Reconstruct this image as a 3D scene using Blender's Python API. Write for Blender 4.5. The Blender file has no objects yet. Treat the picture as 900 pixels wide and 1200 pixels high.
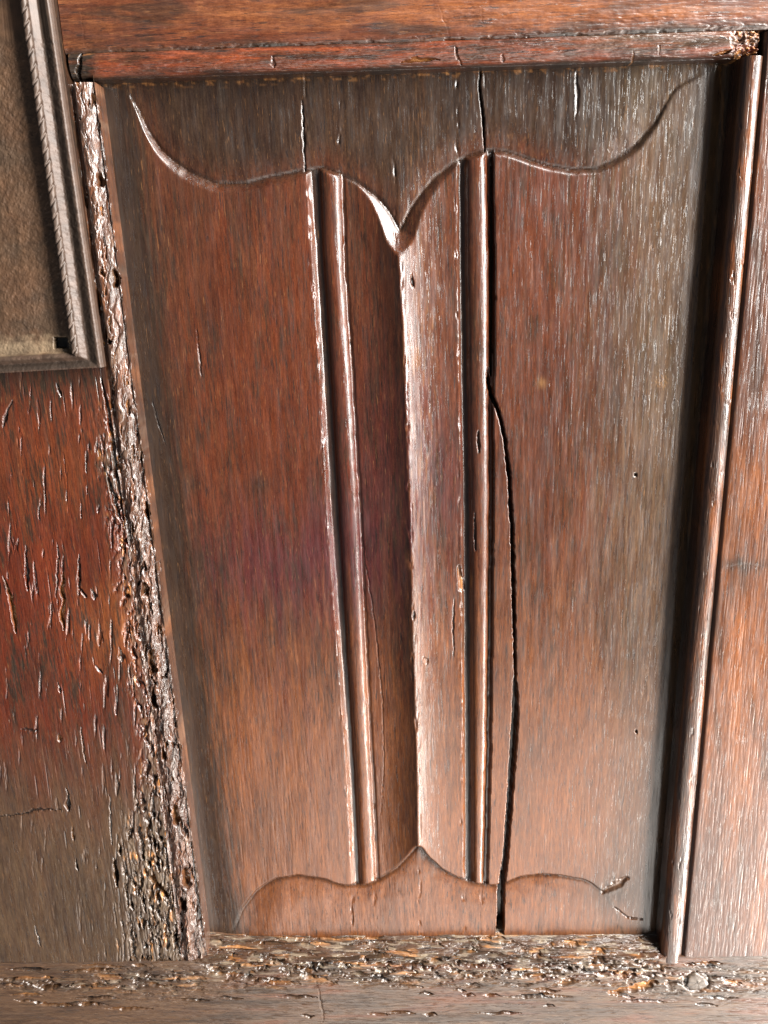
import bpy, math
import numpy as np
from mathutils import Vector, Euler

# ------------------------------------------------------------------ scene, camera, light
sc = bpy.context.scene
F = 901.0                                     # focal length in photograph pixels (900 x 1200)
CAM_ROT = (1.28133472, 0.03507302, 0.0167569)
CAM = np.array([-0.00960149, -0.33523498, 0.13885152])
cam_d = bpy.data.cameras.new('camera')
cam = bpy.data.objects.new('camera', cam_d)
sc.collection.objects.link(cam)
cam.location = CAM; cam.rotation_euler = CAM_ROT
cam_d.sensor_fit = 'VERTICAL'; cam_d.sensor_height = 36; cam_d.lens = 36 * F / 1200
cam_d.clip_start = 0.01; cam_d.clip_end = 50
sc.camera = cam

w = bpy.data.worlds.new('World'); sc.world = w; w.use_nodes = True
w.node_tree.nodes['Background'].inputs[0].default_value = (0.75, 0.85, 1.0, 1)
w.node_tree.nodes['Background'].inputs[1].default_value = 0.12

def area(name, loc, target, size, size_y, power, col):
    d = bpy.data.lights.new(name, 'AREA'); d.shape = 'RECTANGLE'
    d.size = size; d.size_y = size_y; d.energy = power; d.color = col
    o = bpy.data.objects.new(name, d); sc.collection.objects.link(o)
    o.location = loc
    o.rotation_euler = (Vector(target) - Vector(loc)).to_track_quat('-Z', 'Y').to_euler()
    return o
area('window_light', (1.14, -0.70, 0.66), (0, 0, 0.1), 0.42, 2.1, 172, (1.0, 0.98, 0.94))
area('floor_bounce', (0.3, -1.15, -1.3), (0, 0, -0.1), 1.4, 0.9, 16, (1.0, 0.95, 0.88))
area('sunlit_floor', (1.12, -0.66, -1.0), (0, 0, -0.1), 0.4, 0.9, 40, (1.0, 0.95, 0.88))

sc.view_settings.view_transform = 'Standard'
sc.view_settings.look = 'None'
sc.view_settings.gamma = 1
sc.view_settings.use_curve_mapping = False
sc.view_settings.exposure = 0.08

# ------------------------------------------------------------------ projection helpers
ROT = np.array(Euler(CAM_ROT).to_matrix())
def proj(P):
    q = (P - CAM) @ ROT
    return 450 + F * q[..., 0] / -q[..., 2], 600 - F * q[..., 1] / -q[..., 2]
def pt(u, v, depth=0.0):
    """point of the plane lying `depth` metres behind the frame's face, seen at photo pixel (u, v)"""
    d = ROT @ np.array([(u - 450) / F, (600 - v) / F, -1.0])
    return CAM + d * ((depth - CAM[1]) / d[1])
def ss(a, b, x):
    t = np.clip((x - a) / (b - a), 0, 1); return t * t * (3 - 2 * t)
def itp(x, pts):
    pts = np.array(pts, float); return np.interp(x, pts[:, 0], pts[:, 1])
MM = 0.001
TONE = np.array((.72, .67, .56))                # old oak under black wax

# ------------------------------------------------------------------ noise
def perlin(x, y, seed=0):
    r = np.random.RandomState(seed); perm = r.permutation(1024)
    ang = r.rand(1024) * 2 * np.pi; gx, gy = np.cos(ang), np.sin(ang)
    xi = np.floor(x).astype(np.int64); yi = np.floor(y).astype(np.int64)
    xf = x - xi; yf = y - yi
    def g(i, j, dx, dy):
        h = perm[(perm[(xi + i) & 1023] + yi + j) & 1023]
        return gx[h] * dx + gy[h] * dy
    u = xf ** 3 * (xf * (xf * 6 - 15) + 10); v = yf ** 3 * (yf * (yf * 6 - 15) + 10)
    a = g(0, 0, xf, yf); b = g(1, 0, xf - 1, yf); c = g(0, 1, xf, yf - 1); d = g(1, 1, xf - 1, yf - 1)
    return ((a + u * (b - a)) * (1 - v) + (c + u * (d - c)) * v) * 1.5
def fbm(x, y, o=4, seed=0, gain=.5):
    s = 0; a = 1; n = 0
    for k in range(o):
        s = s + a * perlin(x * 2 ** k + 17.3 * k, y * 2 ** k + 9.1 * k, seed + k); n += a; a *= gain
    return s / n

# ------------------------------------------------------------------ grids
class Grid:
    """a patch of surface: four corners (TL, TR, BR, BL) given as photo pixel + depth"""
    def __init__(s, c, nu, nv, us=None, vs=None):
        TL, TR, BR, BL = [pt(*k) for k in c]
        u = (np.linspace(0, 1, nu + 1) if us is None else us); v = (np.linspace(0, 1, nv + 1) if vs is None else vs)
        s.nu, s.nv = len(u) - 1, len(v) - 1
        s.U, s.V = np.meshgrid(u, v)
        U, V = s.U[..., None], s.V[..., None]
        s.P = TL * (1 - U) * (1 - V) + TR * U * (1 - V) + BR * U * V + BL * (1 - U) * V
        s.px, s.py = proj(s.P)
        s.X = s.P[..., 0] * 1000; s.Z = s.P[..., 2] * 1000      # millimetres
        s.h = np.zeros_like(s.U)                                  # height out of the wood, mm
        s.raw = np.zeros_like(s.U); s.grime = np.zeros_like(s.U)
        s.col = np.zeros(s.U.shape + (3,))
def fine_axis(a, b, n, end0=0., end1=1.):
    """0..1 with n cells between a and b and a few coarse ones outside the picture"""
    L = np.linspace(end0, a, 9)[:-1] if a > end0 + 1e-6 else np.array([])
    Rr = np.linspace(b, end1, 9)[1:] if b < end1 - 1e-6 else np.array([])
    return np.concatenate([L, np.linspace(a, b, n + 1), Rr])

def link(name, me, parent, mat):
    o = bpy.data.objects.new(name, me); sc.collection.objects.link(o)
    o.parent = parent
    if mat: me.materials.append(mat)
    return o
def make_mesh(name, V, quads, parent, mat, attrs=None, col=None, flat_from=None):
    me = bpy.data.meshes.new(name)
    me.vertices.add(len(V)); me.vertices.foreach_set('co', V.astype(np.float32).ravel())
    nf = len(quads)
    me.loops.add(nf * 4); me.loops.foreach_set('vertex_index', quads.astype(np.int32).ravel())
    me.polygons.add(nf); me.polygons.foreach_set('loop_start', np.arange(nf, dtype=np.int32) * 4)
    me.polygons.foreach_set('loop_total', np.full(nf, 4, np.int32))
    sm = np.ones(nf, bool)
    if flat_from is not None: sm[flat_from:] = False
    me.polygons.foreach_set('use_smooth', sm)
    if attrs is not None:
        a = me.attributes.new('raw', 'FLOAT', 'POINT'); a.data.foreach_set('value', attrs.astype(np.float32).ravel())
    if col is not None:
        a = me.attributes.new('stain_and_sheen', 'FLOAT_COLOR', 'POINT')
        c4 = np.ones((len(V), 4), np.float32); c4[:, :3] = col.reshape(-1, 3); a.data.foreach_set('color', c4.ravel())
    me.update(calc_edges=True); me.validate()
    return link(name, me, parent, mat)
def build(g, name, parent, mat, mask=None, thick=20, rim=True):
    """link one region (mask over cells) of a grid as a mesh with sides going back into the wood"""
    P = g.P.copy(); P[..., 1] -= g.h * MM
    if g.grime.any(): mixc(g, (.011, .008, .007), .85 * g.grime); g.grime[:] = 0
    H, W = g.U.shape
    idx = np.arange(H * W).reshape(H, W)
    m = np.ones((H - 1, W - 1), bool) if mask is None else mask
    a, b, c, d = idx[:-1, :-1], idx[:-1, 1:], idx[1:, 1:], idx[1:, :-1]
    q = np.stack([a[m], d[m], c[m], b[m]], 1)
    mp = np.pad(m, 1)
    sides = []
    up = m & ~mp[:-2, 1:-1]; dn = m & ~mp[2:, 1:-1]; lf = m & ~mp[1:-1, :-2]; rt = m & ~mp[1:-1, 2:]
    for mm, e0, e1 in ((up, b, a), (dn, d, c), (lf, a, d), (rt, c, b)):
        sides.append(np.stack([e0[mm], e1[mm]], 1))
    e = np.concatenate(sides)
    V = P.reshape(-1, 3); n0 = len(V)
    back = V.copy(); back[:, 1] = g.P.reshape(-1, 3)[:, 1] + thick * MM
    allV = np.concatenate([V, V, back])                     # own vertices for the sides: a crisp arris
    sq = np.stack([e[:, 1] + n0, e[:, 0] + n0, e[:, 0] + 2 * n0, e[:, 1] + 2 * n0], 1)[:, ::-1]
    Q = np.concatenate([q, sq]) if rim else q
    used, inv = np.unique(Q, return_inverse=True); Q = inv.reshape(-1, 4)
    raw = np.tile(g.raw.ravel(), 3)[used]; col = TONE * np.tile(g.col.reshape(-1, 3), (3, 1))[used]
    return make_mesh(name, allV[used], Q, parent, mat, raw, col, flat_from=len(q))

# ------------------------------------------------------------------ carving helpers
def gouge(g, pts, width, depth, rawk=0., soft=.35, wob=0.):
    """cut along a polyline given in photo pixels; width in px (number or list), depth in mm"""
    pts = np.array(pts, float); wd = np.atleast_1d(np.array(width, float))
    wd = np.full(len(pts), wd[0]) if len(wd) == 1 else wd
    if len(pts) > 2 and wd.max() < 7: wd[0] *= .5; wd[-1] *= .5
    elif len(pts) == 2 and wd.max() < 8:
        pts = np.array([pts[0], pts[0] * .65 + pts[1] * .35, pts[0] * .3 + pts[1] * .7, pts[1]]); wd = np.array([wd[0] * .35, wd[0], wd[1], wd[1] * .35])
    m = wd.max() * 2 + 4
    sel = (g.px > pts[:, 0].min() - m) & (g.px < pts[:, 0].max() + m) & (g.py > pts[:, 1].min() - m) & (g.py < pts[:, 1].max() + m)
    if not sel.any(): return
    x, y = g.px[sel], g.py[sel]
    if wob: x = x + wob * fbm(y / 9, x / 30, 3, 5); y = y + wob * fbm(x / 9, y / 15, 3, 6)
    best = np.full(x.shape, 1e9); ww = np.ones_like(x)
    for i in range(len(pts) - 1):
        p, q = pts[i], pts[i + 1]; d = q - p; L = (d ** 2).sum() + 1e-9
        t = np.clip(((x - p[0]) * d[0] + (y - p[1]) * d[1]) / L, 0, 1)
        dist = np.hypot(x - p[0] - t * d[0], y - p[1] - t * d[1]); wl = wd[i] + t * (wd[i + 1] - wd[i])
        r = dist / np.maximum(wl * .5, .2)
        k = r < best; best[k] = r[k]
    best = best * (1 + .5 * fbm(x / 9, y / 9, 3, 15)) if wd.max() < 9 else best
    c = 1 - ss(1 - soft, 1 + soft * .4, best)
    g.h[sel] -= depth * c
    if not rawk and depth >= .7: g.grime[sel] = np.maximum(g.grime[sel], 1 - ss(.5, 1.0, best))
    if rawk: g.raw[sel] = np.maximum(g.raw[sel], rawk * (1 - ss(.3, 1.1, best)))
def dashes(g, n, length, wid, depth, along='v', seed=1, where=None, sign=-1):
    """short grain pores stamped in grid cells"""
    r = np.random.RandomState(seed); H, W = g.h.shape
    for _ in range(n):
        j, i = r.randint(0, H), r.randint(0, W)
        if where is not None and r.rand() > where[j, i]: continue
        L = max(2, int(length * (.4 + 1.2 * r.rand() ** 2))); a = r.rand() * .06 - .03; dd = depth * (.4 + .9 * r.rand()); ww = wid * (.6 + .7 * r.rand())
        R = int(ww * 2 + 1 + L * .04)
        if along == 'v':
            j0, j1, i0, i1 = max(j - L, 0), min(j + L, H), max(i - R, 0), min(i + R + 1, W)
        else:
            j0, j1, i0, i1 = max(j - R, 0), min(j + R + 1, H), max(i - L, 0), min(i + L, W)
        jj, ii = np.mgrid[j0:j1, i0:i1]
        if jj.size == 0: continue
        t, s = ((jj - j), (ii - i)) if along == 'v' else ((ii - i), (jj - j))
        s = s - a * t
        g.h[j0:j1, i0:i1] += sign * dd * np.exp(-(s / ww) ** 2) * np.clip(1 - (t / L) ** 2, 0, 1)
def grain(g, along='v', amp=.05, seed=3, sx=1.1, sy=26.):
    a, b = (g.X, g.Z) if along == 'v' else (g.Z, g.X)
    bend = fbm(a / 60, b / 90, 2, seed + 9) * 5
    g.h += amp * fbm((a + bend) / sx, b / sy, 3, seed) + amp * 1.2 * fbm((a + bend) / 5, b / 70, 2, seed + 4)
def blob(g, x, y, rx, ry):
    if rx < 40: return np.exp(-((g.px - x) / rx) ** 2 - ((g.py - y) / ry) ** 2)
    if not hasattr(g, 'w'):
        a, b = (g.X, g.Z) if not getattr(g, 'cross', False) else (g.Z, g.X)
        g.w = (fbm(a / 3.2, b / 60, 4, 201, .65), fbm(a / 5, b / 90, 4, 202, .65))
    return np.exp(-((g.px - x + .9 * rx * g.w[0]) / rx) ** 2 - ((g.py - y + 1.1 * ry * g.w[1]) / ry) ** 2)
def mixc(g, c, k):
    k = np.clip(k, 0, 1)[..., None]; g.col = g.col * (1 - k) + np.array(c) * k

RED = (.092, .022, .009); BROWN = (.066, .027, .015); DARK = (.028, .018, .013); ORANGE = (.20, .068, .022)
PLUM = (.055, .012, .020); GREY_SHEEN = (.078, .056, .039)  # the grey is reflected sheen put into the wood colour

# ------------------------------------------------------------------ materials
def wood(name, along='v', rough=.36, contrast=1.0, spec=.5, streak=1.0, coat=.28, bump=.5):
    m = bpy.data.materials.new(name); m.use_nodes = True
    nt = m.node_tree; N = nt.nodes; L = nt.links; N.clear()
    out = N.new('ShaderNodeOutputMaterial'); b = N.new('ShaderNodeBsdfPrincipled'); L.new(b.outputs[0], out.inputs[0])
    tc = N.new('ShaderNodeTexCoord')
    def mp(a, c):
        k = N.new('ShaderNodeMapping'); L.new(tc.outputs['Object'], k.inputs[0])
        k.inputs['Scale'].default_value = (a, a, c) if along == 'v' else (c, a, a); return k
    def noise(a, c, det=4, rg=.6, dist=0.):
        n = N.new('ShaderNodeTexNoise'); L.new(mp(a, c).outputs[0], n.inputs['Vector'])
        n.inputs['Scale'].default_value = 1; n.inputs['Detail'].default_value = det; n.inputs['Roughness'].default_value = rg
        n.inputs['Distortion'].default_value = dist; return n.outputs['Fac']
    def ramp(f, lo, hi, a=0., c=1.):
        r = N.new('ShaderNodeMapRange'); L.new(f, r.inputs[0]); r.inputs[1].default_value = lo; r.inputs[2].default_value = hi
        r.inputs[3].default_value = a; r.inputs[4].default_value = c; return r.outputs[0]
    def math_(op, x, y):
        k = N.new('ShaderNodeMath'); k.operation = op
        for i, q in enumerate((x, y)):
            if isinstance(q, (int, float)): k.inputs[i].default_value = q
            else: L.new(q, k.inputs[i])
        return k.outputs[0]
    def mix(f, A, B, blend='MIX'):
        k = N.new('ShaderNodeMix'); k.data_type = 'RGBA'; k.blend_type = blend
        if isinstance(f, (int, float)): k.inputs[0].default_value = f
        else: L.new(f, k.inputs[0])
        for i, q in ((6, A), (7, B)):
            if isinstance(q, tuple): k.inputs[i].default_value = q + (1,)
            else: L.new(q, k.inputs[i])
        return k.outputs[2]
    st = N.new('ShaderNodeAttribute'); st.attribute_name = 'stain_and_sheen'
    rw = N.new('ShaderNodeAttribute'); rw.attribute_name = 'raw'
    fine = noise(2600, 260, 3, .7); mid = noise(480, 45, 6, .72, .8); grit = noise(2400, 1500, 2, .6); big = noise(60, 14, 3, .55)
    gr = ramp(math_('ADD', math_('ADD', math_('MULTIPLY', fine, .36), math_('MULTIPLY', mid, .44)), math_('MULTIPLY', grit, .2)),   .36, .66)
    lo = mix(1.0, st.outputs['Color'], (.46, .38, .40), 'MULTIPLY')
    hi = mix(1.0, st.outputs['Color'], (1.75, 1.8, 1.7), 'MULTIPLY')
    c = mix(math_('POWER', gr, 1.3), lo, hi)
    c = mix(math_('MULTIPLY', ramp(big, .48, .72), .55), c, mix(1.0, c, (.45, .5, .6), 'MULTIPLY'))
    # thin golden flecks of bare ray fibre
    fl = ramp(noise(1900, 130, 2, .6), .655, .70)
    c = mix(math_('MULTIPLY', fl, .25 * streak), c, (.26, .12, .045))
    # filled dark pores
    po = ramp(noise(1500, 90, 4, .7), .575, .63)
    c = mix(math_('MULTIPLY', po, .85 * contrast), c, (.010, .006, .005))
    rc = mix(ramp(noise(900, 60, 3, .6), .35, .65), (.16, .05, .012), (.60, .27, .085))
    c = mix(math_('MULTIPLY', rw.outputs['Fac'], 1.0), c, rc)
    L.new(c, b.inputs['Base Color'])
    rr = ramp(noise(420, 40, 3, .6), .3, .7, rough - .10, rough + .14)
    lum = N.new('ShaderNodeRGBToBW'); L.new(st.outputs['Color'], lum.inputs[0])
    wax = ramp(lum.outputs[0], .006, .011)                       # painted groove shade and grime in the quirks is matt
    L.new(math_('ADD', math_('MULTIPLY', rr, wax), math_('MULTIPLY', math_('SUBTRACT', 1.0, wax), .85)), b.inputs['Roughness'])
    L.new(math_('MULTIPLY', wax, coat), b.inputs['Coat Weight']); L.new(math_('MULTIPLY', wax, spec), b.inputs['Specular IOR Level'])
    b.inputs['Coat Roughness'].default_value = .2
    bp = N.new('ShaderNodeBump'); bp.inputs['Strength'].default_value = .55 * bump; bp.inputs['Distance'].default_value = .00022
    hgt = math_('SUBTRACT', math_('ADD', math_('MULTIPLY', fine, .5), math_('ADD', math_('MULTIPLY', grit, .22), math_('MULTIPLY', noise(900, 400, 3, .6), .2))), math_('MULTIPLY', po, .5))
    L.new(hgt, bp.inputs['Height']); L.new(bp.outputs[0], b.inputs['Normal']); L.new(bp.outputs[0], b.inputs['Coat Normal'])
    return m
M_panel = wood('waxed_oak_panel', 'v', .31)
M_stile = wood('waxed_oak_stile', 'v', .31)
M_rail = wood('waxed_oak_rail', 'h', .36)
M_rot = wood('worm_eaten_oak', 'v', .34, bump=.8, coat=.65)
M_roth = wood('worm_eaten_oak_crosswise', 'h', .36, bump=.9, coat=.4)

def iron_mat():
    m = bpy.data.materials.new('brown_iron'); m.use_nodes = True
    nt = m.node_tree; N = nt.nodes; L = nt.links; b = N['Principled BSDF']
    tc = N.new('ShaderNodeTexCoord')
    n = N.new('ShaderNodeTexNoise'); n.inputs['Scale'].default_value = 260; n.inputs['Detail'].default_value = 6; L.new(tc.outputs['Object'], n.inputs['Vector'])
    n2 = N.new('ShaderNodeTexNoise'); n2.inputs['Scale'].default_value = 45; n2.inputs['Detail'].default_value = 4; L.new(tc.outputs['Object'], n2.inputs['Vector'])
    st = N.new('ShaderNodeAttribute'); st.attribute_name = 'stain_and_sheen'
    r = N.new('ShaderNodeMapRange'); L.new(n.outputs['Fac'], r.inputs[0]); r.inputs[1].default_value = .3; r.inputs[2].default_value = .7; r.inputs[3].default_value = .7; r.inputs[4].default_value = 1.3
    mx = N.new('ShaderNodeVectorMath'); mx.operation = 'SCALE'; L.new(st.outputs['Color'], mx.inputs[0]); L.new(r.outputs[0], mx.inputs['Scale'])
    L.new(mx.outputs[0], b.inputs['Base Color'])
    r2 = N.new('ShaderNodeMapRange'); L.new(n2.outputs['Fac'], r2.inputs[0]); r2.inputs[3].default_value = .40; r2.inputs[4].default_value = .62
    L.new(r2.outputs[0], b.inputs['Roughness']); b.inputs['Metallic'].default_value = .15
    bp = N.new('ShaderNodeBump'); bp.inputs['Strength'].default_value = .6; bp.inputs['Distance'].default_value = .0004
    L.new(n.outputs['Fac'], bp.inputs['Height']); L.new(bp.outputs[0], b.inputs['Normal'])
    return m
M_iron = iron_mat()

# ------------------------------------------------------------------ the chest
root = bpy.data.objects.new('oak_chest_front', None); sc.collection.objects.link(root)
root.location = (0, 0, 0); root.empty_display_size = .05
root['label'] = 'old dark oak chest front with carved linenfold panel, worm-eaten frame and iron lock plate'
root['category'] = 'chest'

EL = lambda y: 112 + .1335 * (y - 95)          # foot of the left stile's inner side
SL = lambda y: 79 + .130 * (y - 95)            # line between the left stile's face and its eroded moulding
GT = lambda x: 65.5 - .0355 * x                # groove above the top rail's moulding
BT = lambda x: 97.5 - .034 * x                 # lower edge of the top rail
RL = lambda y: 867 - .0897 * (y - 68)          # left side of the right stile's bead
RR = lambda y: 894 - .0905 * (y - 68)          # its right side
JB = lambda x: 1128 - .0085 * x                # joint between stiles and bottom rail

# ---- linenfold panel ----------------------------------------------------------
D = .010
x0, x1, x2, x3 = 96, 885, 800, 222
g = Grid([(x0, 74, D), (x1, 50, D), (x2, 1112, D), (x3, 1112, D)], 760, 700)
px, py = g.px, g.py
wv = fbm(px / 60, py / 200, 2, 77) * 1.6
lx = lambda a: itp(py, a) + wv * .5 + .9 * fbm(py / 30, py * 0 + a[0][1] * .37, 4, 78, .6)
q1 = lx([(180, 357), (300, 365.5), (600, 383), (900, 405), (1060, 413)])
q2 = lx([(180, 373), (300, 379), (600, 397), (900, 415), (1060, 423)])
q3 = lx([(180, 398), (300, 402), (600, 420), (900, 433.5), (1060, 441)])
q4 = q3 + 4.5
q5 = lx([(180, 462), (290, 466.5), (400, 473), (600, 480.5), (900, 488.5), (1060, 491)])
q6 = lx([(160, 535), (300, 535.5), (600, 540.5), (900, 542), (1060, 543)])
q7 = q6 + 11
q8 = lx([(160, 571), (300, 573), (600, 573), (900, 570), (1060, 566)])
q9 = q8 + 3.5
q10 = q8 + itp(py, [(160, 7), (430, 7), (480, 5), (1060, 5)])
cl = np.zeros_like(px)
# field left of the beads, dished a little at its outer margin
cl += -1.1 * (1 - ss(116, 150, px - .133 * (py - 95)))
cl += -.7 * ss(812, 850, px + .075 * (py - 95)) + .25 * fbm(px / 90, py / 260, 2, 8)
# left groove + bead
tb = np.clip((px - q2) / (q3 - q2), 0, 1)
bead = np.sqrt(np.clip(1 - (2 * tb - 1) ** 2, 0, 1))
base = np.zeros_like(px)
inL = (px > q1)
prof = np.where(px < q1, 0, np.where(px < q2, -2.3 * np.clip((px - q1) / 5.5, 0, 1) ** .9, 0))
prof = np.where((px >= q2) & (px <= q3), -2.3 + 2.8 * bead, prof)
prof = np.where((px > q3) & (px < q4), -2.8, prof)
th = np.clip((px - q4) / (q5 - q4), 0, 1)
prof = np.where((px >= q4) & (px < q5), -2.4 + 1.8 * th + 5.0 * th ** 2.3, prof)
tr = np.clip((px - q5) / (q6 - q5), 0, 1)
prof = np.where((px >= q5) & (px < q6), -.6 + 5.0 * (1 - tr) ** 2.3, prof)
prof = np.where((px >= q6) & (px < q7), -.6 - 2.2 * ss(0, 1, (px - q6) / 4.) + .6 * ss(6, 11, px - q6), prof)
tb2 = np.clip((px - q7) / (q8 - q7), 0, 1)
prof = np.where((px >= q7) & (px <= q8), -2.2 + 2.9 * np.sqrt(np.clip(1 - (2 * tb2 - 1) ** 2, 0, 1)), prof)
prof = np.where((px > q8) & (px < q10), -3.2, prof)
cl = cl + prof
# soften tool arrises slightly
def blur(a, k=1):
    for _ in range(k):
        b = a.copy(); b[1:-1, 1:-1] = (a[1:-1, 1:-1] * 4 + a[:-2, 1:-1] + a[2:, 1:-1] + a[1:-1, :-2] + a[1:-1, 2:]) / 8; a = b
    return a
cl = blur(cl, 1)
TOP = [(100, 60), (150, 108), (160, 126), (172, 153), (185, 172), (200, 187), (225, 203), (255, 215), (290, 214), (325, 205), (360, 199), (378, 197), (397, 202), (420, 214), (440, 229), (455, 246), (464, 262), (468, 272), (473, 262), (480, 247), (495, 224), (512, 206), (530, 192), (550, 182), (568, 176), (590, 176), (615, 184), (645, 194), (675, 199), (700, 197), (722, 188), (745, 172), (768, 145), (783, 118), (792, 103), (808, 94), (830, 84), (900, 60)]
BOT = [(240, 1130), (275, 1088), (284, 1065), (300, 1046), (325, 1031), (350, 1028), (375, 1032), (400, 1039), (425, 1040), (445, 1034), (465, 1020), (480, 1005), (490, 992), (500, 1005), (515, 1019), (535, 1031), (555, 1037), (575, 1040), (590, 1038), (610, 1030), (635, 1026), (660, 1028), (690, 1034), (708, 1046), (722, 1066), (740, 1130)]
def sdist(curve, sign):
    c = np.array(curve, float); xs = np.linspace(c[0, 0], c[-1, 0], 520); ys = np.interp(xs, c[:, 0], c[:, 1])
    ys = np.convolve(np.pad(ys, 3, 'edge'), [1, 2, 3, 2, 1, 0, 0][:5] / np.array(9.), 'same')[3:-3]
    wob = fbm(xs / 23, xs * 0, 3, 41) * 1.6; ys = ys + wob
    y0 = np.interp(px, xs, ys); s = (py - y0) * sign
    near = np.abs(s) < 90
    X, Y = px[near], py[near]; best = np.full(X.shape, 1e9)
    for k in range(0, len(xs) - 1):
        a = (X > xs[k] - 60) & (X < xs[k] + 60)
        dd = np.hypot(X[a] - xs[k], Y[a] - ys[k]); best[a] = np.minimum(best[a], dd)
    s[near] = np.sign(s[near]) * np.minimum(best, 60); s = np.where(near, s, np.where(s < 0, -60, s))
    return s
sT = sdist(TOP, 1); sB = sdist(BOT, -1)
# ground above the cloth: cut back along the line, rising to the edge
fT = ss(140, 185, px) * (1 - .75 * ss(735, 790, px)) * (1 - ss(800, 835, px)); fB = ss(262, 320, px) * (1 - .6 * ss(620, 700, px)) * (1 - ss(690, 716, px))
dishL = -1.1 * (1 - ss(116, 150, px - .133 * (py - 95))) - .7 * ss(812, 850, px + .075 * (py - 95))
wl = -1.5 * (1 - ss(0, 30, np.abs(px - 466) * .35 + np.abs(sT) * .5))
gT = dishL * .8 - fT * (2.0 * np.clip(1 + sT / 50, 0, 1) ** 2 + .5) + .35 * fbm(px / 40, py / 30, 3, 12)
gB = dishL * .8 - fB * (2.3 * np.clip(1 + sB / 45, 0, 1) ** 2 - .2) + .3 * fbm(px / 40, py / 30, 3, 13)
mmpx = .36
hT = gT + np.maximum(sT, 0) * mmpx * (.62 + .7 * np.exp(-((px - 165) / 26) ** 2) + 1.1 * np.exp(-((px - 378) / 26) ** 4) + 1.1 * np.exp(-((px - 560) / 26) ** 4) + .5 * ss(575, 600, px))
hB = gB + np.maximum(sB, 0) * mmpx * 2.2
h = np.minimum(cl, np.where(sT < 240, hT, 99)); h = np.minimum(h, np.where(sB < 160, hB, 99))
h = np.where(sT < 0, gT, h); h = np.where(sB < 0, gB, h)
# knife line along the foot of the step
h -= (.7 * fT * np.exp(-(sT / 1.6) ** 2) + .55 * np.maximum(fB, .4 * ss(262, 275, px) * (1 - ss(702, 716, px))) * np.exp(-(sB / 1.5) ** 2))
g.h = blur(h, 1)
grain(g, 'v', .035, 3)
g.h += .18 * fbm(px / 35, py / 80, 3, 31)
r0 = np.ones_like(px)
dashes(g, 7000, 12, .6, .035, 'v', 11)
glint = ss(590, 640, px) * (1 - ss(720, 790, px)) * (1 - .7 * ss(560, 800, py)) * ss(.0, .3, fbm(px / 12, py / 200, 3, 301) + .12)
dashes(g, 5200, 13, .6, .07, 'v', 12, where=.06 + .94 * glint)
dashes(g, 300, 14, .6, .06, 'v', 13, where=1. * (sT < 0) * (px > 280))
# cracks
crk = [(564, 70), (562, 100), (566, 132), (569, 178)]
gouge(g, crk, [2.6, 2.0, 3.0, 2.2], 6, soft=.4)
gouge(g, [(577, 180), (577, 300), (576, 440)], 4, 3.5, soft=.4)
gouge(g, [(573, 432), (572, 448), (576, 463), (583, 478), (591, 510), (597, 560), (600, 620), (602, 700), (604, 800)], [2, 4, 4, 3.4, 3.6, 4, 4, 4, 5], 9, soft=.35, wob=1)
gouge(g, [(604, 800), (604, 838), (602, 870), (598, 930), (593, 1000), (588, 1040), (585, 1112)], [5, 8, 8, 7, 6.5, 8, 9], 9.5, soft=.3, wob=1.2)
gouge(g, [(424, 640), (430, 672), (440, 740), (448, 820), (450, 900), (446, 960)], [.6, 1.3, 1.3, 1.2, 1, .4], .35, wob=1.5)
gouge(g, [(533, 700), (531, 730), (532, 770)], [1, 2, 1], .8, wob=1)
gouge(g, [(354, 118), (356, 160), (357, 200)], [2, 2.5, 2], .9, wob=2)
gouge(g, [(675, 85), (677, 110), (676, 135)], [3, 5, 2], .5, wob=2)
gouge(g, [(538, 665), (541, 690)], [3, 8], 1.4, .3, wob=1); gouge(g, [(560, 505), (561, 530)], [3, 3.5], 1.2, wob=1)
gouge(g, [(556, 600), (557, 645)], [2, 3], .9, wob=1)
gouge(g, [(482, 322), (484, 336)], [3, 4], 1, wob=1); gouge(g, [(485, 712), (484, 722)], [3, 4], .9)
gouge(g, [(230, 380), (236, 440)], [1, 3], .5, wob=2); gouge(g, [(178, 470), (186, 500), (194, 520)], [1.5, 2, 1], .6, wob=1)
gouge(g, [(497, 768), (501, 775)], [3, 5], .6, wob=2)
gouge(g, [(745, 857), (746, 858)], 3, 2); gouge(g, [(745, 556), (745, 557)], 3, 2)
for kx, ky, kr in ((228, 568, 10), (305, 564, 9), (233, 437, 8), (720, 1040, 16)):
    rr = np.hypot((px - kx), (py - ky) * .9) + 2.5 * fbm(px / 6, py / 6, 2, int(kx))
    g.h += (.22 * fbm(px / 5, py / 5, 3, 7) - .12) * np.exp(-((rr - kr * .6) / 5) ** 2)
gouge(g, [(706, 1046), (716, 1040), (728, 1034), (736, 1030)], [4, 7, 8, 4], 1.0, .05, soft=.9, wob=4)
gouge(g, [(718, 1062), (735, 1075), (755, 1078)], [1, 2, 1], .9, wob=1)
# wear along arrises: small chips
chip = np.clip(fbm(px / 5, py / 18, 4, 91) - .14, 0, 1)
for qq in (q1, q3, q5, q6, q8):
    g.h -= 1.6 * chip * np.exp(-((px - qq) / 3.2) ** 2)
# ragged dry margin at the right edge of the panel
mr = ss(-6, 8, px - (842 - .0755 * (py - 95)))
g.h -= mr * 1.3 + 0
g.raw = np.maximum(g.raw, .10 * mr * ss(.0, .5, fbm(px / 6, py / 40, 3, 56)))
tm = (1 - ss(2, 12, py - BT(px) - 4)) * ss(.05, .45, fbm(px / 12, py / 5, 3, 57)); g.raw = np.maximum(g.raw, .3 * tm)
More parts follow.
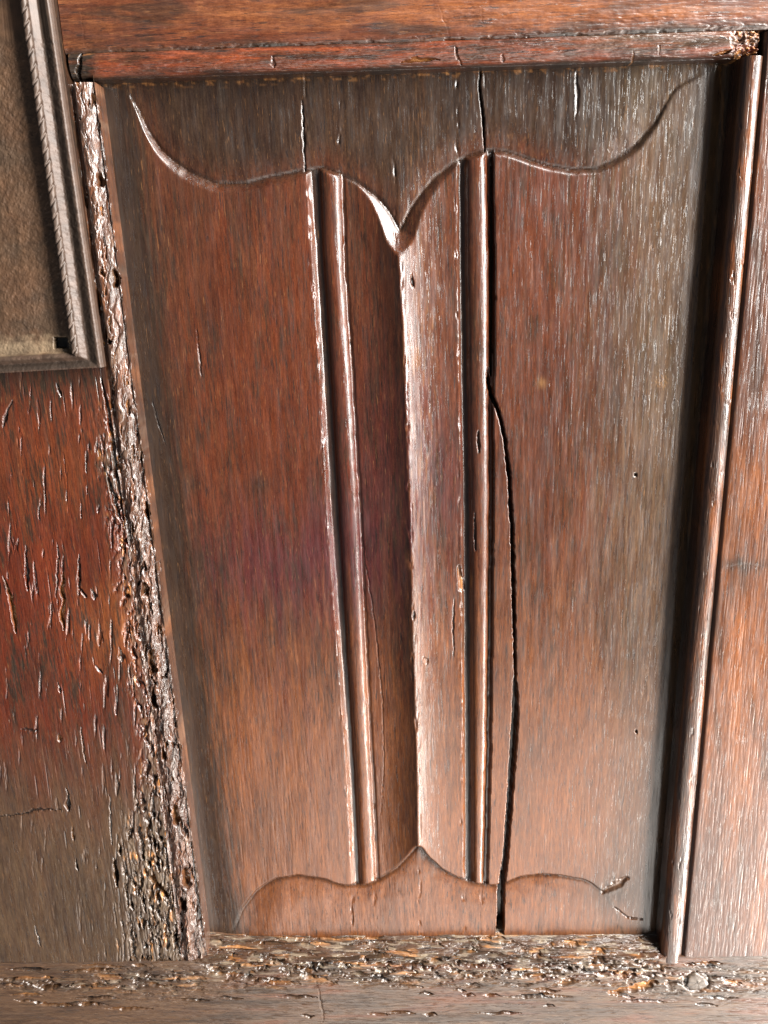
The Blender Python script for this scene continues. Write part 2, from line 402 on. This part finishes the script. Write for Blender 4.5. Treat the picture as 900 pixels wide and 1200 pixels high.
# colour of the wood, with sheen and groove shade painted in
g.col[:] = BROWN
nw = fbm(g.X / 1.4, g.Z / 26, 4, 203, .6)
mixc(g, ORANGE, .75 * ss(560, 930, py + 260 * nw) * (1 - .45 * ss(640, 760, px)))
mixc(g, RED, .9 * blob(g, 330, 480, 190, 330) + .6 * blob(g, 640, 430, 90, 260) + .4 * blob(g, 640, 220, 100, 80))
mixc(g, PLUM, .75 * blob(g, 345, 660, 120, 60) + .5 * blob(g, 450, 560, 60, 120) + .4 * blob(g, 520, 560, 30, 80))
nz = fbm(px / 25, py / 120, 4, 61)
mixc(g, DARK, .75 * ss(-.02, .4, .5 * nz + .7 * fbm(g.X / 1.0, g.Z / 14, 4, 210, .7)) * (1 - .6 * ss(700, 900, py)))
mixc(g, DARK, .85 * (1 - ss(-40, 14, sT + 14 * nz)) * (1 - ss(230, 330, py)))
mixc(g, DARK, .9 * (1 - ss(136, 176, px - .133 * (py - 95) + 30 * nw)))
mixc(g, GREY_SHEEN, .6 * ss(650, 780, px + 90 * nw) * (1 - .35 * ss(700, 900, py)))  # greyish sky reflection painted over the right third
mixc(g, (.040, .026, .016), .8 * ss(-16, 2, px + 6 * nw - (840 - .0755 * (py - 95))))
mixc(g, DARK, .8 * blob(g, 720, 1045, 32, 22) + .6 * blob(g, 305, 570, 14, 14) + .5 * blob(g, 228, 568, 10, 10))
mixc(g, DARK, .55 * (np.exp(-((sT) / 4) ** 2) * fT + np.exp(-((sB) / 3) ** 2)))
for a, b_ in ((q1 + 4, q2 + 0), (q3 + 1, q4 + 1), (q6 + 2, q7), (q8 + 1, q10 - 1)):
    mixc(g, (.013, .009, .007), .8 * ss(0, 3, px - a) * (1 - ss(-3, 0, px - b_)) * (sT > 0) * (sB > 0))  # groove floors darkened in place of shade, some wax grime too
mixc(g, (.28, .15, .06), .5 * blob(g, 775, 447, 8, 8) * (fbm(px / 2, py / 2, 2, 3) > 0) + .6 * blob(g, 635, 449, 5, 6))
mixc(g, (.20, .09, .035), .45 * blob(g, 490, 500, 22, 330) * ss(0, .35, fbm(px / 3, py / 40, 3, 9)))
# split into the carved regions
cc = lambda a: .25 * (a[:-1, :-1] + a[1:, :-1] + a[:-1, 1:] + a[1:, 1:])
cx = cc(px); sTc, sBc = cc(sT), cc(sB)
ground_t = sTc < 0; ground_b = (sBc < 0) & ~ground_t; fold = ~ground_t & ~ground_b
Q1, Q4, Q6, Q10, Q3 = cc(q1), cc(q4), cc(q6), cc(q10), cc(q3)
crack_x = np.interp(cc(py), [60, 180, 440, 463, 510, 560, 620, 800, 870, 930, 1000, 1112], [564, 578, 577, 576, 591, 597, 600, 604, 602, 598, 593, 585])
left = cx < crack_x
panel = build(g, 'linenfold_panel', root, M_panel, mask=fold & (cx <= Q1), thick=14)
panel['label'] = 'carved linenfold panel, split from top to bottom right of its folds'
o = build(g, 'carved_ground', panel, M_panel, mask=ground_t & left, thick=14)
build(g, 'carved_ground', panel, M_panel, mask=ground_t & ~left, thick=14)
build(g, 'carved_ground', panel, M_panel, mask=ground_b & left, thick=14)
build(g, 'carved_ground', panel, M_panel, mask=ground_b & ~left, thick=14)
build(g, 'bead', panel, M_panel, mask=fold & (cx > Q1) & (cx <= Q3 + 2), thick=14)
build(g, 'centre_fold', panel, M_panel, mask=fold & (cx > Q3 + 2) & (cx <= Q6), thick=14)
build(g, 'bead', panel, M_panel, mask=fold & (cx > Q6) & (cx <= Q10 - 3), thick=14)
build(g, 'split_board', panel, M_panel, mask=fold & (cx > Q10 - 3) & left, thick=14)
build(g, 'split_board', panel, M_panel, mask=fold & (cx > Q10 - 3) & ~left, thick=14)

# ---- left stile -----------------------------------------------------------------
def y_at(f, y): return f(y)
YB = 1128
us = fine_axis(.40, 1, 350)
vs = fine_axis(.17, 1, 800)
def stile_corners(yt, yb): return [(-260 + .13 * (yt - 95), yt, 0), (SL(yt), yt, 0), (SL(yb), yb - .5, 0), (-260 + .13 * (yb - 95), yb + 3, 0)]
g = Grid(stile_corners(-230, 1127), 0, 0, us, vs)
px, py = g.px, g.py
grain(g, 'v', .04, 21)
g.h += .2 * fbm(px / 40, py / 90, 3, 22)
dmg = np.clip(blob(g, 60, 700, 120, 210) + .8 * blob(g, 120, 620, 60, 260) + blob(g, 180, 1010, 50, 130), 0, 1)
dashes(g, 3200, 10, .6, .08, 'v', 23, where=.2 + .8 * dmg)
dashes(g, 130, 14, .7, .6, 'v', 24, where=dmg * (px > -10))
fi = fbm(px / 7, py / 55, 4, 25)
g.h -= dmg * .9 * ss(.26, .42, fi)
# erosion near the rotten moulding and at the foot
gouge(g, [(70, 397), (70, 407)], 17, 6, 0, soft=.2)
edge = SL(py) - px
rot = np.clip(1.1 * (1 - ss(0, 26, edge + 14 * fbm(px / 10, py / 40, 3, 26))) * ss(430, 560, py), 0, 1)
rot = np.maximum(rot, ss(.25, .75, blob(g, 205, 1060, 62, 120) + .5 * blob(g, 180, 960, 30, 60) + .3 * fbm(px / 12, py / 25, 3, 27)))
wx = px + 5 * fbm(px / 14, py / 16, 3, 228); rn = fbm(wx / 8, py / 17, 5, 28, .6)
g.h -= rot * (1.7 * ss(.02, .16, rn) * (.7 + fbm(wx / 3.5, py / 6, 3, 229)) + 1.6 * ss(.25, .4, rn) + .35 * fbm(wx / 3, py / 9, 3, 230) + .2)
g.raw = np.maximum(g.raw, rot * ss(.25, .45, fbm(px / 7, py / 26, 4, 29)) * .7)
for p_, w_, d_, r_ in (([(4, 676), (12, 700), (16, 725), (19, 742)], [2, 5, 6, 3], 3, 1), ([(74, 672), (72, 690), (75, 705), (72, 722), (74, 738)], [2, 5, 4, 6, 3], 3, 1),
                       ([(70, 862), (70, 868)], [4, 5], 2, 1), ([(85, 970), (86, 985)], [3, 4], 2, .9), ([(95, 852), (98, 880), (101, 893)], 2, 1.5, .4), ([(133, 1006), (136, 1025), (138, 1040)], [2, 6, 4], 5, 0),
                       ([(178, 1030), (184, 1040), (194, 1052)], [5, 7, 6], 5, .8), ([(89, 1008), (91, 1020)], [2, 3], 3, 0), ([(140, 990), (141, 1002)], [2, 4], 3, 0), ([(68, 640), (66, 700)], 2, 1.2, 0),
                       ([(92, 650), (93, 690), (100, 700)], [2, 3, 5], 1.6, 0), ([(107, 690), (111, 702)], [2, 6], 1.4, 0), ([(140, 760), (143, 775)], [3, 7], 1.8, .2), ([(68, 798), (70, 812)], [1, 4], 1.2, 0), ([(78, 925), (81, 950)], [2, 7], 2, 0),
                       ([(67, 450), (72, 465)], [3, 4], 1.2, 0), ([(30, 640), (32, 692)], [3, 5], 1.6, 0), ([(14, 470), (3, 500)], [2, 5], 1, 0), ([(127, 560), (133, 585), (140, 610)], [4, 6, 4], 1.8, 0),
                       ([(40, 1085), (48, 1110)], [1, 2], 1, 0), ([(128, 930), (131, 990)], [1, 2], 1, 0), ([(110, 780), (120, 790)], [2, 4], 1, 0), ([(25, 855), (42, 857)], [3, 4], .8, 0)):
    gouge(g, p_, w_, d_, r_, wob=2.5)
gouge(g, [(118, 442), (126, 480), (134, 540), (139, 575), (146, 620)], [3, 5, 6, 5, 3], 1.6, wob=1)
gouge(g, [(-5, 958), (20, 955), (45, 948), (75, 950)], [1, 2, 3, 1], .7, wob=3)
for k in range(60):
    r = np.random.RandomState(400 + k); x, y = 150 + r.rand() * 90, 940 + r.rand() * 185
    if x < SL(y) - 1 and x > 140: gouge(g, [(x, y), (x + 3, y + 6 + 14 * r.rand())], [2, 3 + 3 * r.rand()], 1 + 2.5 * r.rand(), .7 * (r.rand() > .6), soft=.25, wob=3)
g.col[:] = BROWN
nz = fbm(px / 25, py / 120, 4, 62)
mixc(g, (.10, .019, .008), 1.1 * blob(g, 50, 680, 170, 270))
mixc(g, ORANGE, .55 * blob(g, 130, 735, 50, 50) + .25 * blob(g, 60, 560, 60, 60))
mixc(g, DARK, .85 * ss(.0, .3, .5 * nz + .8 * fbm(g.X / 1.2, g.Z / 14, 4, 211, .7)) * (1 - ss(800, 950, py)) + .5 * blob(g, 40, 790, 22, 40) + .6 * (1 - ss(440, 480, py)))
mixc(g, GREY_SHEEN, .7 * ss(820, 1010, py + 60 * nz))  # greyish floor sheen painted over the lower end
painted_glare = rot * ss(-.05, .25, -rn) * .2; mixc(g, (.30, .25, .21), painted_glare)  # ridges painted pale for waxy glare, part bleached fibre
stile = build(g, 'stile', root, M_stile, thick=24)
stile['label'] = 'left stile, red-brown and gouged by woodworm'
# rotten moulding strip
A = lambda y: EL(y) - itp(y, [(95, 2.5), (1125, 7)])
g = Grid([(SL(97), 97, 0), (A(95), 95, 0), (A(1124), 1124, 0), (SL(1126.5), 1126.5, 0)], 130, 1000)
px, py = g.px, g.py
U = g.U
e = .55 + .45 * ss(380, 640, py)
g.h = .3 - 3.0 * np.exp(-((U - .08) / .12) ** 2) * (1 - .6 * ss(420, 560, py)) - 2.4 * ss(.3, 1, U) ** 1.3
wx = px + 6 * fbm(px / 16, py / 20, 3, 231); rn = 1.0 * fbm(wx / 9, py / 34, 3, 33, .5) + .16 * fbm(wx / 3, py / 22, 2, 34, .5) + .5 * fbm(wx / 9, py / 13, 3, 232, .5) * ss(380, 650, py)
ter = np.round(rn * 4) / 4 * .6 + rn * .4
g.h += e * 1.9 * ter
cav = fbm(px / 8, py / 26, 4, 35, .55)
g.h -= 2.6 * ss(.24, .36, cav) * e
g.h += .12 * fbm(px / 2.4, py / 9, 3, 36, .6) * e + .35 * fbm(px / 6, py / 9, 3, 38, .5) * ss(560, 800, py)
g.raw = .9 * ss(.26, .40, cav) * ss(-.2, .2, fbm(px / 30, py / 60, 2, 37))
for x, y, l, wd, dd, rr in ((134, 325, 14, 8, 5, 1), (112, 350, 22, 7, 3, .9), (122, 390, 18, 6, 3, .9), (127, 400, 6, 5, 6, 0), (119, 318, 10, 6, 3, .9), (170, 600, 18, 7, 6, 1), (182, 668, 14, 7, 6, 1), (169, 690, 10, 9, 4, .3), (177, 775, 22, 9, 5, .9), (179, 820, 14, 8, 6, .1),
                            (190, 885, 14, 6, 5, .8), (205, 955, 16, 8, 5, .9), (217, 1030, 16, 9, 5, .8), (213, 1060, 12, 8, 5, .2), (202, 1080, 10, 7, 4, .7), (115, 210, 8, 9, 4, .5), (180, 820, 10, 7, 6, 0)):
    gouge(g, [(x, y - l / 2), (x + 2, y + l / 2)], [wd * .7, wd], dd, rr, soft=.25, wob=3)
g.h = np.clip(g.h, -9, 2.2); g.raw *= 1 - ss(.86, .93, U)
g.col[:] = (.085, .038, .024)
nz = fbm(px / 9, py / 60, 3, 63); mixc(g, DARK, .5 * ss(0.1, .4, nz)); mixc(g, (.22, .09, .045), .5 * ss(.1, .4, -nz)); mixc(g, (.36, .32, .29), .10 * ss(0, .3, rn + .05) * ss(-.1, .25, fbm(px / 20, py / 50, 3, 39)))  # last mix paints a trace of waxy glare on the ridges
build(g, 'rotten_moulding', stile, M_rot, thick=24, rim=True)
# smooth inner side of the stile
g = Grid([(A(88), 88, .0012), (EL(88) , 88, .0115), (EL(1104), 1104, .0115), (A(1120), 1120, .0012)], 18, 500)
g.h = .08 * fbm(g.px / 5, g.py / 90, 3, 66) - .25; g.col[:] = (.070, .038, .023); mixc(g, DARK, .6 * ss(.0, .4, fbm(g.px / 5, g.py / 40, 3, 67)) + .5 * (1 - ss(200, 500, g.py)))
build(g, 'inner_side', stile, M_stile, rim=False)

# ---- right stile -----------------------------------------------------------------
us = fine_axis(0, .33, 200); vs = fine_axis(0, 1, 800)
yt = 36
g = Grid([(RR(yt) + 1, yt, 0), (RR(yt) + 420, yt - 12, 0), (RR(1120) + 420, 1118, 0), (RR(1121) + 1, 1121.5, 0)], 0, 0, us, vs)
px, py = g.px, g.py
d = px - RR(py)
g.h = -1.9 * np.exp(-(d / 3.2) ** 2)
grain(g, 'v', .035, 71, sx=.9)
dashes(g, 4200, 15, .6, .06, 'v', 72, where=(d < 160) * 1.)
gouge(g, [(850, 665), (875, 662), (905, 668)], [3, 6, 5], .12, soft=.9, wob=3)
g.col[:] = (.085, .032, .018)
nz = fbm(px / 25, py / 160, 4, 73)
mixc(g, ORANGE, .7 * blob(g, 870, 800, 60, 220) + .5 * ss(.1, .3, nz)); mixc(g, DARK, .5 * ss(.1, .4, -nz) + .6 * blob(g, 870, 662, 40, 8)); mixc(g, (.012, .009, .008), .9 * (1 - ss(1.5, 4.5, d)))
stile2 = build(g, 'stile', root, M_stile, thick=24)
stile2['label'] = 'right stile, sound and smooth'
g = Grid([(RL(68), 68, .0035), (RR(68) - .5, 68, .0035), (RR(1122) - .5, 1122, .0035), (RL(1123), 1123, .0035)], 70, 900)
U = g.U; g.h = 4.1 * np.clip(1 - np.abs(2 * U - 1) ** 2.2, 0, 1) ** .5 - .3
g.h += .16 * fbm(g.px / 12, g.py / 90, 3, 74); grain(g, 'v', .035, 75, sx=.9); dashes(g, 900, 14, .6, .07, 'v', 76)
g.h -= 1.0 * np.clip(fbm(g.px / 6, g.py / 20, 3, 77) - .3, 0, 1)
g.col[:] = (.07, .030, .018); nz = fbm(g.px / 12, g.py / 90, 3, 78); mixc(g, ORANGE, .6 * ss(0, .3, nz)); mixc(g, DARK, .5 * ss(0, .3, -nz))
build(g, 'bead_moulding', stile2, M_stile, thick=9)

# ---- top rail --------------------------------------------------------------------
us = fine_axis(.0, .80, 800, 0, 1); vs = fine_axis(.60, 1, 110)
g = Grid([(SL(-180) + 1, -180, 0), (1130, -230, 0), (1130, GT(1130), 0), (SL(62) + 1, GT(80), 0)], 0, 0, us, vs)
px, py = g.px, g.py
grain(g, 'h', .09, 81); dashes(g, 3600, 11, .65, .12, 'h', 82, where=.4 + .6 * (px < 300)); g.h += .2 * fbm(px / 60, py / 20, 3, 83)
dg = GT(px) - py
g.h -= .8 * np.exp(-(dg / 2.5) ** 2) + .5 * np.exp(-(dg / 6) ** 2) * ss(0, .4, fbm(px / 14, py / 5, 3, 84))
for a in ([(95, 10), (99, 55)], [(514, 5), (520, 22), (528, 45)], [(563, 5), (566, 28)]): gouge(g, a, 1.3, .12, soft=.9, wob=2)
rough = np.clip(blob(g, 770, 22, 130, 14) + blob(g, 560, 16, 60, 16), 0, 1); g.h += .3 * rough * fbm(px / 14, py / 4, 4, 85)
g.col[:] = (.10, .030, .015); nz = fbm(px / 120, py / 22, 4, 86)
mixc(g, (.20, .072, .030), .8 * blob(g, 620, 12, 260, 22) + .5 * ss(.05, .3, nz) + .5 * blob(g, 300, 15, 200, 14)); mixc(g, DARK, .6 * ss(.05, .35, -nz) + .7 * np.exp(-(dg / 4) ** 2))
mixc(g, DARK, .4 * blob(g, 110, 50, 70, 30) + .4 * blob(g, 780, 36, 160, 9))
rail = build(g, 'top_rail', root, M_rail, thick=24)
g = Grid([(81, GT(81) + .5, .0012), (890, GT(890) + .5, .0012), (886, BT(886), .0040), (86, BT(86), .0040)], 900, 70)
px, py = g.px, g.py; V = g.V
g.h = 2.6 * np.clip(1 - np.abs(2 * V - .95) ** 2.4, 0, 1) ** .6 - .6 + .35 * fbm(px / 70, V * 2, 3, 88) + .3 * fbm(px / 18, V * 6, 4, 188, .6)
grain(g, 'h', .09, 89); dashes(g, 1400, 10, .8, .14, 'h', 90)
for a, w_, d_, r_ in (([(470, 74), (485, 71), (515, 71)], [2, 6, 2], 1.8, .9), ([(320, 68), (321, 80)], [3, 6], .5, 0), ([(533, 56), (536, 70), (541, 76)], [4, 3, 2], .7, .1), ([(588, 66), (589, 74)], [3, 5], .5, 0), ([(740, 62), (742, 78)], [2, 3], .4, .2), ([(770, 55), (771, 65)], 2, .3, .1), ([(97, 62), (93, 95)], [4, 6], 2.2, 0), ([(835, 66), (855, 60)], [3, 5], 1.4, .6)):
    gouge(g, a, w_, d_, r_, wob=2)
brk = ss(850, 872, px + 8 * fbm(px / 8, py / 8, 2, 5)); g.h += brk * (-1.3 + 2.2 * fbm(px / 7, py / 5, 4, 92)); g.raw = np.maximum(.8 * brk * ss(.0, .3, fbm(px / 7, py / 5, 4, 93)), g.raw)
g.raw = np.maximum(g.raw, .5 * np.exp(-((py - GT(px) - 3) / 2) ** 2) * ss(.0, .3, fbm(px / 14, py / 4, 3, 94)) * ss(140, 100, px))
g.col[:] = (.11, .034, .018); nz = fbm(px / 60, py / 9, 4, 95)
mixc(g, (.19, .045, .018), .9 * ss(.05, .3, nz)); mixc(g, DARK, .7 * ss(.05, .3, -nz) + .75 * (1 - ss(95, 125, px))); mixc(g, GREY_SHEEN, .5 * ss(620, 720, px) * (1 - ss(.4, .8, V)))  # grey glints painted along the upper half
mixc(g, (.012, .009, .007), .8 * ss(.86, .97, V))
build(g, 'moulding', rail, M_rail, thick=9)

# ---- bottom rail -----------------------------------------------------------------
us = fine_axis(.19, .81, 900)
def rot_h(px, py):
    """worm-eaten band, densest just under the panel"""
    dy = py - 1128
    band = ss(215, 262, px) * (1 - ss(760, 800, px)) * (1 - ss(8, 34, dy + 12 * fbm(px / 40, py / 12, 3, 101)))
    band = np.maximum(band, .85 * blob_(px, py, 175, 1150, 70, 14)); band = np.maximum(band, .7 * blob_(px, py, 90, 1155, 90, 6)); band = np.maximum(band, .6 * blob_(px, py, 820, 1150, 90, 14))
    return np.clip(band, 0, 1)
def blob_(x, y, a, b, rx, ry): return np.exp(-((x - a) / rx) ** 2 - ((y - b) / ry) ** 2)
def decay(g, k):
    px, py = g.px, g.py
    rn = fbm(px / 52, py / 6, 5, 102, .5)
    cav = fbm(px / 38, py / 6, 4, 104, .6)
    q = 2.6 * rn + .5 * fbm(px / 60, py / 10, 2, 108); q = np.where(q > 0, q, q * 1.5); lay = np.round(q / .7) * .7; q = .45 * q + .55 * lay
    g.h -= k * 1.5 * ss(.03, .16, fbm(px / 22, py / 6, 4, 233, .6)) * ss(1124, 1132, py)
    g.h += k * (.95 * np.where(py > 1130, .35, 1) * q - 2.6 * ss(.14, .24, cav) - .6 + 0.6 * fbm(px / 26, py / 2.6, 3, 105, .5))
    g.raw = np.maximum(g.raw, k * np.clip(.6 * ss(.14, .3, cav) * ss(-.1, .2, fbm(px / 40, py / 14, 2, 106)) + .5 * ss(.20, .40, fbm(px / 50, py / 5, 4, 107)), 0, .95))
vs = fine_axis(0, .30, 230)
g = Grid([(-300, JB(-300), 0), (1200, JB(1200), 0), (1250, 1420, 0), (-350, 1420, 0)], 0, 0, us, vs)
px, py = g.px, g.py
k = rot_h(px, py); grain(g, 'h', .08, 111); dashes(g, 2600, 11, .8, .16, 'h', 112)
decay(g, k)
r = np.random.RandomState(9)
for i in range(62):
    x = r.rand() * 900; y = 1129 + 62 * r.rand() ** 1.3; l = 6 + 26 * r.rand() ** 2
    gouge(g, [(x - l, y), (x - l * .3, y + r.randn()), (x + l * .4, y + r.randn()), (x + l, y + 1)], [1, 2 + 2.5 * r.rand(), 3, 1], 1.0 + 1.8 * r.rand(), .6 * (r.rand() > .7), soft=.25, wob=1.2)
for a, w_, d_, rw_ in (([(28, 1152), (50, 1158), (85, 1155)], [3, 6, 2], 3, .4), ([(18, 1172), (55, 1176)], [3, 4], 2.2, .2), ([(75, 1139), (130, 1136)], [3, 5], 2.4, .6), ([(0, 1147), (18, 1148)], [3, 3], 2, .1), ([(815, 1128), (845, 1130)], [4, 5], 2.2, .9), ([(715, 1164), (755, 1156), (770, 1152)], [5, 9, 5], 2, 1),
                      ([(625, 1160), (650, 1162)], [4, 4], 2.2, .4), ([(850, 1152), (870, 1155)], [4, 4], 1.6, .8), ([(370, 1150), (377, 1180), (378, 1200)], [1, 2, 1], .3, 0)):
    gouge(g, a, w_, d_, rw_, wob=3)
for cx_, cy_, rr_ in ((817, 1152, 13.5),):
    rr = np.hypot(px - cx_, (py - cy_) * 1.35)
    g.h -= 1.3 * np.exp(-((rr - rr_) / 2.0) ** 2); g.h = np.where(rr < rr_, -1.2, g.h)
g.h = np.clip(g.h, -8, 1.6)
g.col[:] = (.12, .055, .034); nz = fbm(px / 120, py / 10, 4, 115)
mixc(g, GREY_SHEEN, .6); mixc(g, (.13, .045, .024), .6 * ss(0, .35, nz) * ss(200, 330, px)); mixc(g, DARK, .5 * ss(.05, .35, -nz) + .3 * k); mixc(g, (.34, .29, .25), .5 * k * ss(.05, .3, fbm(px / 24, py / 4, 4, 140)))  # grey sheen and whitish ridge glare painted into the wood
rail2 = build(g, 'bottom_rail', root, M_roth, thick=24)
rail2['label'] = 'bottom rail with its upper edge eaten to ragged orange fibres'
g = Grid([(236, 1092, .0108), (772, 1091, .0108), (790, 1123.5, .0), (226, 1128.5, .0)], 900, 110)
px, py = g.px, g.py
decay(g, .55 + .45 * ss(1096, 1108, py)); g.h = np.clip(g.h - .8 + 1.2 * g.V, -5, 2.2)
g.col[:] = (.09, .038, .022); mixc(g, DARK, .7 * ss(-.05, .3, fbm(px / 30, py / 6, 4, 121)))
mixc(g, GREY_SHEEN, .4); mixc(g, (.34, .29, .25), .55 * ss(.05, .3, fbm(px / 24, py / 4, 4, 140)))  # sheen painted in grey, then pale glare on the fibres
build(g, 'ragged_ledge', rail2, M_roth, thick=12)
# oak pegs with their heads level with the rail
def peg(cx_, cy_, r_, seed):
    n = 28; V = []; rs = np.random.RandomState(seed)
    rings = ((0, .30), (.35, .36), (.62, .26), (.85, .22), (.96, -.1), (1.0, -6))
    for q, hh in rings:
        for k in range(n):
            a = 2 * math.pi * k / n; rad = r_ * q * (1 + .09 * math.sin(3 * a + seed) + .05 * math.sin(7 * a) + .03 * rs.randn())
            p = pt(cx_ + rad * math.cos(a), cy_ + rad * .74 * math.sin(a), 0); p[1] -= (hh - .25 + .12 * rs.randn() * (q < .9)) * MM; V.append(p)
    Q = [(i * n + k, i * n + (k + 1) % n, (i + 1) * n + (k + 1) % n, (i + 1) * n + k) for i in range(len(rings) - 1) for k in range(n)]
    V = np.array(V); col = np.tile(np.array((.085, .06, .042)), (len(V), 1))
    return make_mesh('peg', V, np.array(Q), rail2, M_roth, np.zeros(len(V)), col)
peg(817, 1152, 13, 1)

# ---- iron lock plate ----------------------------------------------------------------
OX = lambda y: 60 + .1432 * y                 # outer right edge
OY = lambda x: 437 - .057 * x                 # outer lower edge
us = fine_axis(.52, 1, 230); vs = fine_axis(.30, 1, 560)
g = Grid([(-190, -150, -.0022), (OX(-150), -150, -.0022), (122, 430, -.0022), (-190, OY(-190), -.0022)], 0, 0, us, vs)
px, py = g.px, g.py
dR = OX(py) - px; dB = (OY(px) - py) * 1.55
d = np.minimum(dR, dB + 2)
ktop = itp(py, [(0, 1.), (430, .95)])
prof = itp(d, [(0, 0.2), (1.2, 1.5), (3, 1.9), (6, 1.7), (14, .3), (17, .4), (20, 1.2), (24, 2.4), (27, 2.5), (31, 1.6), (34, -.6), (60, -1.0), (400, -.6)])
g.h = blur(prof, 3) + .30 * fbm(px / 6, py / 6, 4, 131, .65) + .35 * fbm(px / 50, py / 50, 3, 132) * ss(30, 50, d) + .28 * np.abs(fbm(px / 7 + py / 30, py / 11, 4, 133)) * ss(30, 40, d)
# square nail hole, eaten at one side
hole = np.maximum(np.abs(px - 70) / 8.0, np.abs(py - 402) / 6.5) + .12 * fbm(px / 3, py / 3, 2, 134)
g.h -= 3.2 * (1 - ss(.85, 1.1, hole)); side = np.hypot((px - 81) / 4, (py - 406) / 6); g.h -= 1.4 * (1 - ss(.6, 1.2, side))
g.col[:] = (.075, .042, .026)
nz = fbm(px / 40, py / 50, 4, 135)
mixc(g, (.10, .050, .028), .4 * ss(0, .4, nz)); mixc(g, (.045, .034, .026), .4 * ss(0, .4, -nz))
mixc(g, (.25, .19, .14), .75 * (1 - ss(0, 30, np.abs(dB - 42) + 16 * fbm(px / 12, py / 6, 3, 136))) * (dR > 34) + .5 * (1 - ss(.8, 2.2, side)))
mixc(g, (.055, .034, .028), .8 * (d < 32)); mixc(g, (.03, .022, .018), .75 * ss(3, 6, d) * (1 - ss(14, 18, d)))  # flange turned from the window has its shade painted dark
mixc(g, (.004, .004, .004), 1 - ss(.9, 1.05, hole))
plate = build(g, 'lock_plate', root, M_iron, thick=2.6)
plate['label'] = 'brown iron lock plate with a raised rim and an empty square nail hole'
# twisted iron cord along the rim
def rope(p0, p1, rad, strands, turns, name, parent):
    n, m = 900, 30
    A_, B_ = pt(*p0), pt(*p1); ax = B_ - A_; L = np.linalg.norm(ax); ax /= L
    e1 = np.cross(ax, [0, 1, 0]); e1 /= np.linalg.norm(e1); e2 = np.cross(ax, e1)
    t = np.linspace(0, 1, n + 1)[:, None]; a = np.linspace(0, 2 * np.pi, m, endpoint=False)[None]
    ph = strands * a - 2 * np.pi * turns * t + .5 * np.sin(t * 40)
    wear = .5 + .5 * np.clip(perlin(t * 30, t * 0, 7) + .6, 0, 1)
    r = rad * (1 - .5 * (.4 + .6 * wear) * np.clip(1 - np.abs(np.sin(ph / 2)) * 1.7, 0, 1)) * (1 + .05 * perlin(t * 90, a * 2, 8))
    r = r * np.clip((1 - t) * 90 + .2, 0, 1)
    P = A_ + ax * L * t[..., None] + e1 * (r * np.cos(a))[..., None] + e2 * (r * np.sin(a))[..., None]
    V = P.reshape(-1, 3)
    i = np.arange(n)[:, None] * m; k = np.arange(m)[None]; k2 = (k + 1) % m
    Q = np.stack([i + k, i + k2, i + m + k2, i + m + k], -1).reshape(-1, 4)
    col = np.tile(np.array((.048, .030, .021)), (len(V), 1))
    return make_mesh(name, V, Q, parent, M_iron, None, col)
rope((OX(-120) - 33, -120, -.0046), (OX(420) - 31, 418, -.0046), .0015, 2, 34, 'twisted_cord', plate)

# ---- carcass behind the boards (keeps the inside dark) --------------------------------
def box(name, lo, hi, parent, mat):
    x0_, y0_, z0_ = lo; x1_, y1_, z1_ = hi
    V = np.array([(x, y, z) for x in (x0_, x1_) for y in (y0_, y1_) for z in (z0_, z1_)])
    Q = np.array([(0, 1, 3, 2), (4, 6, 7, 5), (0, 4, 5, 1), (2, 3, 7, 6), (0, 2, 6, 4), (1, 5, 7, 3)])
    col = np.tile(np.array(DARK), (8, 1))
    return make_mesh(name, V, Q, parent, mat, np.zeros(8), col, flat_from=0)
box('carcass', (-.33, .0262, -.35), (.27, .20, .32), root, M_stile)
print('verts', sum(len(o.data.vertices) for o in sc.objects if o.type == 'MESH'), 'polys', sum(len(o.data.polygons) for o in sc.objects if o.type == 'MESH'))
